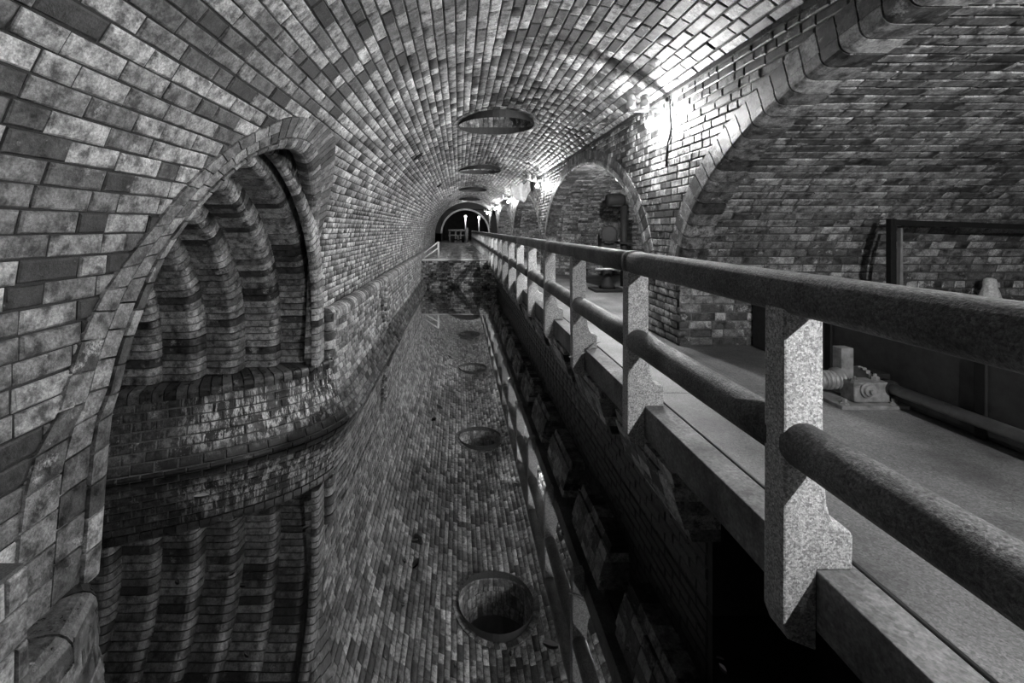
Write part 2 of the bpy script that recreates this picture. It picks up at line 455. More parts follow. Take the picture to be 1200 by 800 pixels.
for x0, x1, rows, st in ((0, xq, (0, .36, .68, 1), .155), (xq, ring4.len, (0, .58, 1), .115)):
    for j in range(len(rows)-1):
        n1 = int((x1-x0)/1.38/st); ph = (j % 2)*.5*(x1-x0)/n1*.6
        xs = np.linspace(x0, x1, n1+1); xs[1:-1] += ph
        S_ = [ring_row(x, rows[j]+(.008 if j else 0), rows[j+1]-.008*(j < len(rows)-2), j == len(rows)-2) for x in xs]
        put_lofts(trim, [(S_[i], S_[i+1]) for i in range(n1)], 'ring')

# ================================================================ STEPPED RIBS INSIDE THE SIDE TUNNEL
RIBS = [(-1.80, 5.60, 1.80, -1.02), (-1.99, 5.74, 1.87, -1.22), (-2.33, 5.545, 1.80, -1.32), (-2.69, 5.27, 1.80, -1.34),
        (-3.03, 5.035, 1.80, -1.35), (-3.40, 4.90, 1.80, -1.37), (-3.76, 4.72, 1.80, -1.37), (-4.12, 4.55, 1.80, -1.38), (-4.48, 4.4, 1.8, -1.38)]
RIBL = ['outermost slender brick rib tucked behind the rim of the side tunnel arch',
        'tall brick rib standing at the right end of the shelf beside the parapet',
        'tall brick rib second from the right on the shelf in the side tunnel',
        'weathered brick rib in the middle of the row on the shelf',
        'curved brick rib third from the left on the shelf', 'short leftmost brick rib beside the left rim of the tunnel mouth',
        'brick rib hidden deep in the side tunnel, first behind the left rim', 'brick rib hidden deep in the side tunnel, second behind the left rim',
        'innermost brick rib hidden deep in the side tunnel']
for k, (xr, yb, r, zc) in enumerate(RIBS):
    wd = .42 if k else .045
    rib = empty('arch_rib', (xr, yb, -1.75)); tag(rib, RIBL[k], 'arch rib', 'stepped ribs of the side tunnel')
    yc = yb-r; pts = []
    nv = max(1, int(round((zc+1.75)/.085)))
    for i in range(nv): pts.append((yb, -1.75+(zc+1.75)*i/nv, 0.0))
    na = int(PI*r/.082)
    for i in range(na+1):
        th = PI*i/na
        if k == 0 and th > 1.85: break
        pts.append((yc+r*math.cos(th), zc+r*math.sin(th), th))
    if k: pts += [(yb-2*r, zc-(zc+1.75)*i/3, PI) for i in range(1, 4)]
    def sec(p, rb=.095 if k else .07):
        y, z, th = p; dy, dz = math.cos(th), math.sin(th); out = [(xr-.02, .28), (xr, .26), (xr, rb)]
        out += [(xr-rb+rb*math.cos(a), rb-rb*math.sin(a)) for a in (PI/8, PI/4, 3*PI/8, PI/2)]
        out += [(xr-wd-.04, 0), (xr-wd-.04, .3)]
        return [V(x-xr, y+dy*o-yb, z+dz*o+1.75) for x, o in out]
    S_ = [sec(p) for p in pts]; items = []
    for i in range(len(pts)-1): items.append((S_[i], S_[i+1], k < 6 and pts[i][2] < 1.9))
    put_lofts(rib, items, 'rib')
# closing wall far up the side tunnel
mb = MB(); mb.box(-5.05, -4.9, 0, 5.5, -2.8, 1.2)
tag(mb.build('wall_branch_end', 'vault_mortar'), 'dark end of the side tunnel behind the ribs', 'wall', kind='structure')

# ================================================================ LEFT BANK, SHELF, PARAPET
def toe(z): return .27*max(0, (-1.78-z)/.8)**1.7
bank = Path(catmull([(-5.2, 4.15), (-4.4, 4.36), (-3.59, 4.62), (-2.77, 4.95), (-2.14, 5.36), (-1.80, 5.78), (-1.68, 6.25), (-1.65, 7.2), (-1.64, 12), (-1.62, 19.3)], .12))
near = Path(catmull([(-1.68, -3), (-1.68, 0), (-1.68, 1.6), (-1.71, 1.95), (-1.83, 2.2), (-2.12, 2.34), (-3.0, 2.3), (-5.0, 1.8)], .12))
def S_of(path, kt=1.0):
    def S(s, t, d=0.0):
        z = -2.8+t; p = path.at(s); q = path.dir(s); o = kt*toe(z)+d
        return V(p[0]+q[1]*o, p[1]-q[0]*o, z)
    return S
def s_at_y(path, y): return float(np.interp(y, path.p[:, 1], path.l)) if path is bank else float(np.interp(y, path.p[:40, 1], path.l[:40]))
S_bank, S_near = S_of(bank), S_of(near, .35)
YP = 5.97                                     # near end of the far parapet
sp0 = s_at_y(bank, YP)
PT = -1.08                                    # parapet top
wl = grid_backing('wall_left', lambda s, t: S_bank(s, t, -.012), np.linspace(sp0-.05, bank.len, 160), np.linspace(0, 2.8+PT-.06, 20), 'right_mortar')
tag(wl, 'battered brick parapet wall along the left side of the water', 'wall', kind='structure')
def ref_bank(c): return V(1.0, -.9 if c[1] < 5.9 else 0, 0)
e = lay(S_bank, sp0, bank.len, .2, 2.8+PT-.10, .21, .088, ref_bank)
emit(wl, e, 'lime', depth=.05)
wb = grid_backing('wall_branch', lambda s, t: S_bank(s, t, -.012), np.linspace(0, sp0, 70), np.linspace(0, 2.8-1.79, 14), 'right_mortar')
tag(wb, 'curved bank wall streaked with white lime below the shelf', 'wall', kind='structure')
e = lay(S_bank, 0, sp0, .1, 2.8-1.86, .205, .09, ref_bank)
emit(wb, e, 'bank', depth=.05)
def coping_items(path, s0, s1, zt, step, back, rb=.07, drop=.10, out=.02, single=lambda s: True):
    n = int((s1-s0)/step); it = []
    def sec(s):
        p = path.at(s); q = path.dir(s)
        def P(o, z): return V(p[0]+q[1]*o, p[1]-q[0]*o, z)
        r = [P(-back, zt-.12), P(-back, zt)]
        r += [P(out-rb+rb*math.sin(a), zt-rb+rb*math.cos(a)) for a in (0, PI/8, PI/4, 3*PI/8, PI/2)]
        return r+[P(out, zt-drop), P(out-.06, zt-drop)]
    xs = np.linspace(s0, s1, n+1)
    return [(sec(xs[i]), sec(xs[i+1]), single(xs[i])) for i in range(n)]
cp = coping_items(bank, 0, sp0+.02, -1.75, .108, .75, rb=.06, drop=.115)
shelf = empty('trim_2'); tag(shelf, 'rounded brick coping of the shelf under the ribs', 'coping', kind='structure')
put_lofts(shelf, cp, 'coping')
def pcoping(path, s0, s1, zt, step, wdt, single):
    n = int((s1-s0)/step); it = []; r = wdt/2
    def sec(s):
        p = path.at(s); q = path.dir(s)
        def P(o, z): return V(p[0]+q[1]*o, p[1]-q[0]*o, z)
        R_ = [P(-wdt, zt-.16)]
        for k in range(9):
            a = PI*k/8; R_.append(P(-r-(r+.012)*math.cos(a), zt-.09+.09*math.sin(a)))
        return R_+[P(.012, zt-.16)]
    xs = np.linspace(s0, s1, n+1)
    return [(sec(xs[i]), sec(xs[i+1]), single(xs[i])) for i in range(n)]
par = empty('trim_3'); tag(par, 'half-round brick coping along the top of the left parapet', 'coping', kind='structure')
put_lofts(par, pcoping(bank, sp0, bank.len, PT, .115, .24, lambda s: s-sp0 < 7), 'lime')
# rounded quoins closing the parapet end
pq = bank.at(sp0)
for k in range(5):
    z0 = -1.755+k*.125; mb = MB()
    y0 = pq[1]-.09; xe = pq[0]+.02; rr = .09
    poly = [(XL-.02, y0+.3), (XL-.02, y0)]+[(xe-rr+rr*math.sin(a), y0+rr-rr*math.cos(a)) for a in np.linspace(0, PI/2, 7)]+[(xe, y0+.3)]
    mb.prism(poly[::-1], 'z', z0+.005, z0+.119)
    mb.build('quoin', 'lime' if k < 4 else 'coping', par, bev=.014)
# two curved ridges on the left bank wall
pil = empty('trim_4'); tag(pil, 'pair of curved brick ridges sweeping down the left bank wall', 'pilaster', kind='structure')
for dy in (0, .42):
    pp = []
    for z in np.linspace(PT-.14, -2.65, 18):
        q = S_bank(s_at_y(bank, 9.3+dy+.42*max(0, -1.5-z)**1.8), z+2.8, .0); pp.append(q)
    for i in range(17):
        MB().path([pp[i], pp[i]*.06+pp[i+1]*.94], .055, 8).build('brick', 'lime', pil, True)
# near left wall
PTN, YPN = -1.20, 1.72
wn_ = grid_backing('wall_near', lambda s, t: S_near(s, t, -.012), np.linspace(0, near.len, 80), np.linspace(0, 2.8-1.79, 14), 'right_mortar')
tag(wn_, 'dark wet bank wall at the lower left below the arch foot', 'wall', kind='structure')
e = lay(S_near, 2, near.len-2, .1, 2.8-1.88, .2, .115, lambda c: V(1, .6 if c[1] > 2 else 0, 0))
emit(wn_, e, 'near', depth=.05)
shn = empty('trim_5'); tag(shn, 'wide rounded coping stones at the lower left under the arch foot', 'coping', kind='structure')
put_lofts(shn, coping_items(near, 1.5, near.len-1.5, -1.75, .26, .5, rb=.09, drop=.15), 'coping')
sn1 = s_at_y(near, YPN)
wp = empty('wall_near_parapet'); tag(wp, 'end of the near parapet wall at the left edge of the picture', 'wall', kind='structure')
mb = MB(); mb.box(XL-.05, -1.695, -3, YPN-.01, -1.75, PTN-.1); mb.build('core', 'right_mortar', wp)
e = lay(lambda s, t: V(-1.68, s, -1.74+t), 0, YPN, 0, .43, .27, .143, lambda c: V(1, 0, 0)); emit(wp, e, 'lime', depth=.03)
put_lofts(wp, pcoping(near, sn1-1.6, sn1, PTN, .26, .24, lambda s: True), 'coping', name='coping_stone')

# ================================================================ RIGHT WALL WITH ARCHES
KS = range(-1, 4)
def arch_c(k): return ARC0+BAY*k
def in_arch(y, z, grow):
    k = round((y-ARC0)/BAY); dy = abs(y-arch_c(k))
    if z < AZ+.1: return dy < AA
    return (dy/(AA+grow))**2+((z-AZ)/(AB+grow))**2 < 1
wr = grid_backing('wall_right', lambda s, t: V(XR+.012, s, DECK+t), np.concatenate([np.arange(-11, 0, .2), np.arange(0, 13, .05), np.arange(13, YEND+.05, .1)]), np.linspace(0, 2.78, 56),
                  'right_mortar', lambda s, t: in_arch(s, DECK+t, .14))
tag(wr, 'brick right wall pierced by a row of wide arches', 'wall', kind='structure')
e = lay(lambda s, t: V(XR, s, DECK+t), .6, YEND, .005, 2.75, .24, .08, lambda c: V(-1, 0, 0), lambda s, t: in_arch(s, DECK+t, .15), pattern=[.24, .125, .24, .125, .125, .24, .24])
emit(wr, e, 'right', cond=lambda e: e[0][2] > -.25)
# ledge at the springing of the vault
mb = MB(); mb.box(XR-.03, XR+.05, -11, YEND, 1.475, 1.515); tag(mb.build('trim_6', 'coping'), 'thin dark ledge where the vault meets the right wall', 'ledge', kind='structure')
ORD = {0: 'first and widest', 1: 'second', 2: 'third', 3: 'fourth', -1: 'unseen'}
for k in KS:
    c = arch_c(k)
    tr = empty('trim_%d' % (8+k)); tag(tr, 'bullnosed brick ring of the %s arch from the right edge' % ORD[k], 'arch ring', kind='structure')
    th0 = math.asin(.08/AB); ths = [th0]; n = 72
    P = [(th0+(PI-2*th0)*i/400) for i in range(401)]
    pts = np.array([(c+AA*math.cos(a), AZ+AB*math.sin(a)) for a in P]); pth = Path(pts); n = int(pth.len/.14)
    def rsec(x, row):
        p = pth.at(x); q = pth.dir(x); nn = V(q[1], -q[0])
        ctr = V(c, AZ)
        if np.dot(nn, p-ctr) < 0: nn = -nn
        rb = .06
        def Q(o, d): return V(XR+d, p[0]+nn[0]*o, p[1]+nn[1]*o)
        if row == 0: return [Q(.27, .06), Q(.27, -.008), Q(.12, -.010), Q(.12, .06)]
        r = [Q(.115, .06), Q(.115, -.014)]
        for a in np.linspace(0, PI/2, 5): r.append(Q(rb-rb*math.sin(a), -.014+rb-rb*math.cos(a)))
        return r+[Q(0, .27), Q(.08, .27)]
    xs = np.linspace(0, pth.len, n+1)
    for row in (0, 1):
        put_lofts(tr, [(rsec(xs[i], row), rsec(xs[i+1], row), (k == 0 and i < n*.55) or k == 1) for i in range(n)], 'right' if row == 0 else 'ring')
    # transverse barrel vault behind the arch
    x1 = 7.5 if k <= 0 else 5.0
    P = [(-.04+(PI+.08)*i/300) for i in range(301)]
    bp = Path(np.array([(c+AA*math.cos(a), AZ+AB*math.sin(a)) for a in P]))
    def S_bar(s, t, d=0.0):
        p = bp.at(t); q = bp.dir(t); nn = V(q[1], -q[0])
        if np.dot(nn, p-V(c, AZ)) < 0: nn = -nn
        return V(s, p[0]+nn[0]*d, p[1]+nn[1]*d)
    cr = grid_backing('ceiling_recess', lambda s, t: S_bar(s, t, .012), [XR+.05, x1], np.linspace(0, bp.len, 60), 'recess_mortar')
    tag(cr, 'brick barrel vault of the recess behind the %s arch' % ORD[k], 'vault', kind='structure')
    if k >= 0:
        t0 = float(np.interp(-.55, [bp.at(x)[1] for x in np.linspace(0, 1, 100)], np.linspace(0, 1, 100)))
        e = lay(S_bar, XR+.25, x1, t0, bp.len*(.62 if k == 0 else .5), .27, .088, lambda q: V(q[0], c, AZ)-q, pattern=[.27, .27, .14, .27, .14, .27, .27])
        emit(cr, e, 'recess', maxn=300 if k < 2 else 0, depth=.05)
    # abutment (pier) between this arch and the next, back wall
    mb = MB(); mb.box(XR+.012, x1, c+AA+.012, c+BAY-AA-.012, DECK, AZ+.2)
    ab = mb.build('wall_pier', 'right_mortar'); tag(ab, 'brick pier at the far foot of the %s arch' % ORD[k], 'pier', kind='structure')
    if k >= 0:
        def S_ab(s, t):                       # rounded corner then the face towards the camera
            return V(s, c+AA, DECK+t)
        e = lay(S_ab, XR+.01, x1, .0, .53 if k == 0 else .6, .24, .088, lambda q: V(0, -1, 0), pattern=[.24, .24, .125, .24])
        if k == 0: e += lay(S_ab, XR+.01, x1, .53, .70, .125, .088, lambda q: V(0, -1, 0))
        emit(ab, e, 'right', depth=.05)
    mb = MB(); mb.box(x1, x1+.1, c-AA-.5, c+AA+.5, DECK-.2, AZ+AB+.2)
    tag(mb.build('wall_recess_back', 'recess_mortar'), 'dark back wall of the recess behind the %s arch' % ORD[k], 'wall', kind='structure')

# ================================================================ WALKWAY
fl = empty('floor'); tag(fl, 'concrete walkway slabs beside the railing on the right', 'walkway', kind='structure')
def slabs(x0, x1, z0, z1, mat, name, edges, bev=.006):
    for a, b in zip(edges[:-1], edges[1:]):
        mb = MB(); mb.box(x0, x1, a+.003, b-.003, z0, z1); mb.build(name, mat, fl, bev=bev)
pe = [-4]+[1.65+1.48*2*i for i in range(-1, 16)]
slabs(1.304, 1.462, -1.47, DECK+.004, 'curb', 'curb_stone', pe)
de = [-11, -4, -1.2, .9, 3.35, 5.8, 8.6, 11.6, 14.6, 18, 22, 27, 32, 49]
slabs(1.478, 2.30, -1.45, DECK, 'deck', 'slab', de)
slabs(2.304, 7.5, -1.45, DECK-.004, 'deck', 'slab', de)
mb = MB(); mb.box(1.44, 1.5, -4, 46, -1.45, DECK-.03); mb.build('joint_bed', 'blackwall', fl)
mb = MB(); mb.path([(1.470, y, DECK+.004+.002*math.sin(y*3)) for y in np.arange(-2, 30, .5)], .010, 8)
tag(mb.build('cable', 'cable', smooth=True), 'thin black cable lying along the walkway joint', 'cable')
# canal wall under the walkway, with corbels
wu = empty('wall_canal'); tag(wu, 'dark canal wall below the overhanging walkway', 'wall', kind='structure')
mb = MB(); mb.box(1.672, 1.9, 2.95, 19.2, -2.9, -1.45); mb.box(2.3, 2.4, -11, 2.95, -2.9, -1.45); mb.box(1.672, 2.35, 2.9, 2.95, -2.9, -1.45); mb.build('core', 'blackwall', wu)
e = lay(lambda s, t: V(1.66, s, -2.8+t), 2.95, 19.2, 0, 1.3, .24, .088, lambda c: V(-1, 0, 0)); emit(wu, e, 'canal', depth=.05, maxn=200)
y = 2.82; k = 0
while y < 19:
    cb = empty('corbel', (1.66, y, -1.47)); tag(cb, 'stepped brick corbel under the walkway, number %s along the water' % (k,), 'corbel', 'corbels under the walkway')
    cb['label'] = ['stepped brick corbel nearest the camera under the walkway', 'stepped brick corbel second from the camera under the walkway',
                   'stepped brick corbel third from the camera under the walkway', 'stepped brick corbel fourth from the camera under the walkway',
                   'stepped brick corbel fifth from the camera under the walkway', 'stepped brick corbel sixth from the camera under the walkway',
                   'stepped brick corbel seventh from the camera under the walkway', 'small dark corbel deep in the shade under the far walkway'][min(k, 7)]
    ln = 1.02
    mb = MB(); mb.prism([(.02, 0), (-.24, 0), (-.24, -.10), (.02, -.10)], 'y', 0, ln); mb.build('bed_stone', 'curb', cb, bev=.008)
    for r, (o, z0, z1) in enumerate(((-.30, -.10, -.19), (-.295, -.19, -.28), (-.27, -.28, -.37), (-.24, -.37, -.46), (-.19, -.46, -.54))):
        nb = 5
        for i in range(nb):
            a = ln*i/nb+(0 if i == 0 else .004); b2 = ln*(i+1)/nb-.004
            sl = .025
            mb = MB(); mb.add([(.02, a, z0), (o, a, z0), (o+sl, a, z1), (.02, a, z1), (.02, b2, z0), (o, b2, z0), (o+sl, b2, z1), (.02, b2, z1)],
                              [(0, 1, 2, 3), (7, 6, 5, 4), (0, 4, 5, 1), (1, 5, 6, 2), (2, 6, 7, 3), (3, 7, 4, 0)])
            if k < 2: mb.build('brick', 'dam', cb)
            else:
                if r == 0 and i == 0: far = MB()
                far.add(mb.v, mb.f)
    if k >= 2: tag(far.build('brickwork', 'dam', cb), kind='stuff')
    y += 1.48; k += 1

# ================================================================ CONCRETE RAILING
ra = empty('concrete_railing', (1.25, 1.6, DECK)); tag(ra, 'long concrete railing of posts and two round rails beside the water', 'railing')
ax, ay, az = ra.location
prof = [(1.178, -.29), (1.322, -.29), (1.324, -.70), (1.328, -.90), (1.338, -1.0), (1.352, -1.055), (1.372, -1.085), (1.40, -1.095), (1.424, -1.10), (1.434, -1.12),
        (1.432, -1.242), (1.300, -1.242), (1.300, -1.36), (1.376, -1.55), (1.20, -1.515), (1.178, -1.44)]
prof = [(1.178, -.29), (1.322, -.29), (1.324, -.70), (1.328, -.90), (1.338, -1.0), (1.352, -1.055), (1.372, -1.085), (1.40, -1.095), (1.424, -1.10), (1.434, -1.12),
        (1.432, -1.244), (1.302, -1.244), (1.302, -1.54), (1.20, -1.50), (1.178, -1.44)]
mb = MB(); mb.prism([(x-ax, z-az) for x, z in prof][::-1], 'y', 0, .105)
pm = mesh('post', mb.v, mb.f, 'concrete')
NP = 30; PY = [1.6+1.48*i for i in range(-2, NP-2)]
for y in PY:
    o = link('post', pm, ra); o.location = (random.uniform(-.003, .003), y-ay, 0); o.rotation_euler = (0, random.uniform(-.006, .006), 0)
    bevelm(o, .009, 2)
def rail_mesh(name, length, rx, rz, p, zflat=None):
    n = 22; ys = np.linspace(0, length, max(2, int(length/.25)+1)); v = []; f = []
    for y in ys:
        jx, jz = random.uniform(-.0015, .0015), random.uniform(-.0015, .0015)
        for i in range(n):
            a = 2*PI*i/n; c_, s_ = math.cos(a), math.sin(a)
            k = (abs(c_)**p+abs(s_)**p)**(-1/p); v.append((c_*k*rx+jx, y, s_*k*rz+jz))
    for j in range(len(ys)-1): f += [(j*n+i, (j+1)*n+i, (j+1)*n+(i+1) % n, j*n+(i+1) % n) for i in range(n)]
    f += [tuple(range(n)), tuple(range(len(ys)*n-1, (len(ys)-1)*n-1, -1))]
    return mesh(name, v, f, 'rail', True)
tm = rail_mesh('top_rail', 2.96-.006, .078, .077, 2.9); lm = rail_mesh('lower_rail', 1.48-.105+.03, .078, .082, 2.2)
cm = rail_mesh('collar', .075, .084, .083, 2.9)
ct = -.239
y = PY[1]+.05-2.96+1.48*1
y0 = 3.08+.05-2.96*3
i = 0
while y0+2.96*i < PY[-1]:
    o = link('top_rail', tm, ra); o.location = (1.25-ax, y0+2.96*i-ay, ct-az)
    o = link('collar', cm, ra); o.location = (1.25-ax, y0+2.96*i-.037-ay, ct-az); i += 1
for y in PY[:-1]:
    o = link('lower_rail', lm, ra); o.location = (1.252-ax, y+.105-.015-ay, -.79-az)

# ================================================================ WATER, DAM, APRON
mb = MB(); mb.add([(-6, -5, WATER), (2.35, -5, WATER), (2.35, 19.3, WATER), (-6, 19.3, WATER)], [(0, 1, 2, 3)])
tag(mb.build('canal_water', 'water'), 'still black mirror-like water filling the channel', 'water', kind='stuff')
mb = MB(); mb.add([(-6, -5, -3.6), (2.35, -5, -3.6), (2.35, 19.3, -3.6), (-6, 19.3, -3.6)], [(0, 1, 2, 3)])
tag(mb.build('floor_channel', 'vault_mortar'), 'channel bed under the black water', 'bed', kind='structure')
DY = 19.2; DT = -1.34
mb = MB(); mb.box(-1.75, 1.7, DY+.015, DY+.4, -3, DT-.06); dm = mb.build('wall_dam', 'recess_mortar')
tag(dm, 'brick dam wall across the far end of the water', 'wall', kind='structure')
e = lay(lambda s, t: V(s, DY, -2.75+t), -1.7, 1.68, 0, 2.75+DT-.07, .24, .088, lambda c: V(0, -1, 0)); emit(dm, e, 'dam', depth=.04)
mb = MB(); mb.box(-1.72, 1.68, DY-.03, DY+.42, DT-.06, DT); mb.build('coping', 'lime_stone', dm, bev=.01)
ap = empty('floor_apron'); tag(ap, 'brick apron floor beyond the dam', 'floor', kind='structure')
mb = MB(); mb.box(-1.9, 1.7, DY+.4, YEND+17, -1.7, DT-.03); mb.build('bed', 'recess_mortar', ap)
e = lay(lambda s, t: V(s, DY+.42+t, DT-.015), -1.85, 1.3, 0, 20, .24, .12, lambda c: V(0, 0, 1)); emit(ap, e, 'lime', depth=.03)
mb = MB(); mb.box(-1.95, -1.68, DY+.0, YEND, -1.7, PT-.02)
tag(mb.build('wall_left_far', 'lime'), 'low wall along the left of the apron beyond the dam', 'wall', kind='structure')
hr = empty('handrail', (-.95, 20, DT)); tag(hr, 'pale two-bar handrail at the left end of the dam', 'handrail')
MB().tube((0, 0, 0), (0, 0, .76), .045).build('post', 'paint', hr, True)
for dz in (0, -.28): MB().tube((0, 0, .74+dz), (-.62, -.35, .26+dz*.8), .03).build('bar', 'paint', hr, True)

# ================================================================ FAR END
mb = MB(); cx0, cx1, Y2 = -4.5, 6, 49
mb.box(cx0-.1, cx0, YEND, Y2, -1.7, 4.5); mb.box(cx1, cx1+.1, YEND, Y2, -1.7, 4.5); mb.box(cx0, cx1, YEND, Y2, 4.4, 4.5)
tag(mb.build('wall_chamber', 'vault_mortar'), 'dark chamber walls beyond the end of the long vault', 'wall', kind='structure')
def arch_wall(y, th, name, mat, rx, xo0, xo1, ztop, grow):
    n = 40; v = []; f = []
    r = VR+grow
    for i in range(n+1):
        a = PI*i/n; x, z = VX+r*math.cos(a), VZ+r*math.sin(a)
        xo = VX+7*math.cos(a); zo = VZ+7*math.sin(a)
        for yy in (y, y+th): v += [(x, yy, z), (xo, yy, zo)]
    for i in range(n):
        a, b2 = 4*i, 4*(i+1)
        f += [(a, a+1, b2+1, b2), (a+2, b2+2, b2+3, a+3), (a, b2, b2+2, a+2)]
    return link(name, mesh(name, v, f, mat))
tag(arch_wall(YEND+.02, .3, 'wall_vault_end', 'vault_mortar', 0, 0, 0, 0, -.0), 'back face of the last vault bay', 'wall', kind='structure')
tag(arch_wall(Y2, .4, 'wall_far', 'blackwall', 0, 0, 0, 0, 0), 'dark end wall with an arch at the far end of the tunnel', 'wall', kind='structure')
tr = empty('trim_20'); tag(tr, 'pale ring of the small arch at the far end of the tunnel', 'arch ring', kind='structure')
for nm, yy, w0, w1 in (('trim_20', Y2-.03, -.02, .16),):
    it = []
    for i in range(60):
        A = []
        for a in (PI*i/60, PI*(i+1)/60):
            A.append([V(VX+(VR+o)*math.cos(a), yy+d, VZ+(VR+o)*math.sin(a)) for o, d in ((w1, .1), (w1, 0), (w0, 0), (w0, .4))])
        it.append((A[0], A[1], False))
    put_lofts(tr, it, 'lime_stone')
mb = MB(); mb.box(-4, 6, 58, 58.2, -1.7, 4); mb.box(-2.0, -1.9, Y2, 58, -1.7, 4); mb.box(3.3, 3.4, Y2, 58, -1.7, 4); mb.box(-2, 3.4, Y2, 58, 2.1, 2.2); mb.box(-2, 8, YEND, 58, -1.8, DT-.04)
tag(mb.build('wall_end', 'vault_mortar'), 'dark room behind the small arch at the far end', 'wall', kind='structure')
fr_ = empty('end_railing', (0, 44.5, DT)); tag(fr_, 'short concrete railing crossing the far end of the tunnel', 'railing')
for x in (-.95, -.35, .15, .78):
    MB().box(x-.08, x+.08, -.08, .08, 0, 1.18).build('post', 'rail', fr_, bev=.01)
MB().box(-1.1, .95, -.08, .08, 1.1, 1.28).build('top_rail', 'rail', fr_, bev=.02)
MB().box(-1.1, .95, -.06, .06, .62, .74).build('lower_rail', 'rail', fr_, bev=.02)
MB().box(.64, .92, -.14, .14, 0, 1.45).build('end_pier', 'rail', fr_, bev=.02)
sg = empty('sluice_gear', (-.1, 43.2, DT)); tag(sg, 'dark sluice machinery in front of the far end railing', 'machine')
MB().tube((-.75, 0, .28), (.75, 0, .28), .07).build('shaft', 'iron', sg, True)
MB().box(-.7, -.4, -.2, .2, 0, .45).build('housing', 'iron', sg, bev=.03)
MB().box(.35, .6, -.2, .2, 0, .5).build('housing', 'iron', sg, bev=.03)
MB().lathe([(.02, -.04), (.3, -.04), (.3, .04), (.02, .04)], (0, 0, .35), 'x', 20).build('wheel', 'steel', sg)

# ================================================================ WALL LAMPS
def lamp(y, label, group='wall lamps along the right wall', x=XR, z=1.20, core='bulb'):
    L = empty('wall_lamp', (x, y, z)); tag(L, label, 'lamp', group)
    MB().box(-.04, -.001, -.05, .05, -.02, .22).build('back_plate', 'paint', L, bev=.006)
    MB().tube((-.02, 0, .135), (-.43, 0, .135), .024, n=10).build('arm', 'paint', L, True)
    for dx in (-.41, -.255):
        ins = MB().lathe([(.012, .13), (.02, .15), (.042, .155), (.05, .165), (.05, .23), (.036, .24), (.034, .25), (.046, .26), (.046, .29), (.03, .31), (.008, .315)], (dx, 0, 0)).build('insulator', 'porcelain', L, True)
    MB().lathe([(.02, .13), (.030, .12), (.032, .06), (.026, .04)], (-.185, 0, 0)).build('lamp_holder', 'porcelain', L, True)
    pr = [(.001, -.082)]+[(.062*math.sin(a), -.02-.062*math.cos(a)) for a in np.linspace(.25, PI-.45, 9)]+[(.025, .04)]
    gb = MB().lathe(pr, (-.185, 0, 0), n=18).build('bulb', 'glass', L, True)
    MB().lathe([(.002, -.042)]+[(.025*math.sin(a), -.017-.025*math.cos(a)) for a in np.linspace(.3, PI-.3, 6)]+[(.002, .008)], (-.185, 0, 0), n=10).build('filament', core, gb, True)
    MB().path([(-.012, -.06, .3), (-.02, -.10, .22), (-.014, -.09, .05), (-.012, -.10, -.1), (-.016, -.08, -.2), (-.012, -.03, -.25), (-.014, .0, -.5)], .012, 8).build('wire', 'cable', L, True)
    return L
LN = ['wall lamp with a glowing bulb nearest the camera, beside the widest arch', 'glowing wall lamp second from the camera above the pale hood',
      'glowing wall lamp third from the camera on the right wall', 'glowing wall lamp fourth from the camera on the right wall', 'glowing wall lamp fifth along the right wall near the vault end']
for k in range(5): lamp(4.95+BAY*k, LN[k], core='bulb' if k == 0 else 'bulb2')
lamp(4.95-2*BAY, 'wall lamp far behind the camera on the right wall')
def hanging_lamp(x, y, zt, z, label):
    L = empty('hanging_lamp', (x, y, zt)); tag(L, label, 'lamp', 'lamps hanging in the recesses'); d = z-zt
    MB().lathe([(.06, .01), (.06, -.02), (.02, -.03)], n=14).build('ceiling_rose', 'porcelain', L, True)
    MB().tube((0, 0, -.02), (0, 0, d+.12), .008, n=8).build('cord', 'cable', L, True)
    MB().lathe([(.015, d+.13), (.034, d+.12), (.036, d+.07), (.028, d+.06)], n=14).build('lamp_holder', 'porcelain', L, True)
    gb = MB().lathe([(.001, d-.065)]+[(.055*math.sin(a), d-.01-.055*math.cos(a)) for a in np.linspace(.25, PI-.5, 9)]+[(.024, d+.06)], n=16).build('bulb', 'glass', L, True)
    MB().lathe([(.002, d-.03)]+[(.025*math.sin(a), d-.005-.025*math.cos(a)) for a in np.linspace(.3, PI-.3, 6)]+[(.002, d+.02)], n=10).build('filament', 'rbulb', gb, True)
for k in range(4):
    yy = arch_c(k)-1.5
    hanging_lamp(2.62, yy, AZ+AB*math.sqrt(1-(1.5/AA)**2), .84, 'bare bulb hanging out of sight inside the %s recess' % ORD[k])
def standlamp(x, y, label):
    L = empty('pole_lamp', (x, y, DT)); tag(L, label, 'lamp')
    MB().tube((0, 0, -.03), (0, 0, 2.42), .05).build('pole', 'paint', L, True)
    gb = MB().lathe([(.001, 2.42)]+[(.12*math.sin(a), 2.53-.12*math.cos(a)) for a in np.linspace(.3, PI-.1, 9)], n=14).build('bulb', 'glass', L, True)
    MB().lathe([(.002, 2.50)]+[(.025*math.sin(a), 2.53-.025*math.cos(a)) for a in np.linspace(.3, PI-.3, 6)]+[(.002, 2.56)], n=10).build('filament', 'bulb', gb, True)
standlamp(.62, 42.5, 'pole lamp shining in the middle of the far end'); standlamp(2.05, 45.5, 'pole lamp shining at the right of the far end')

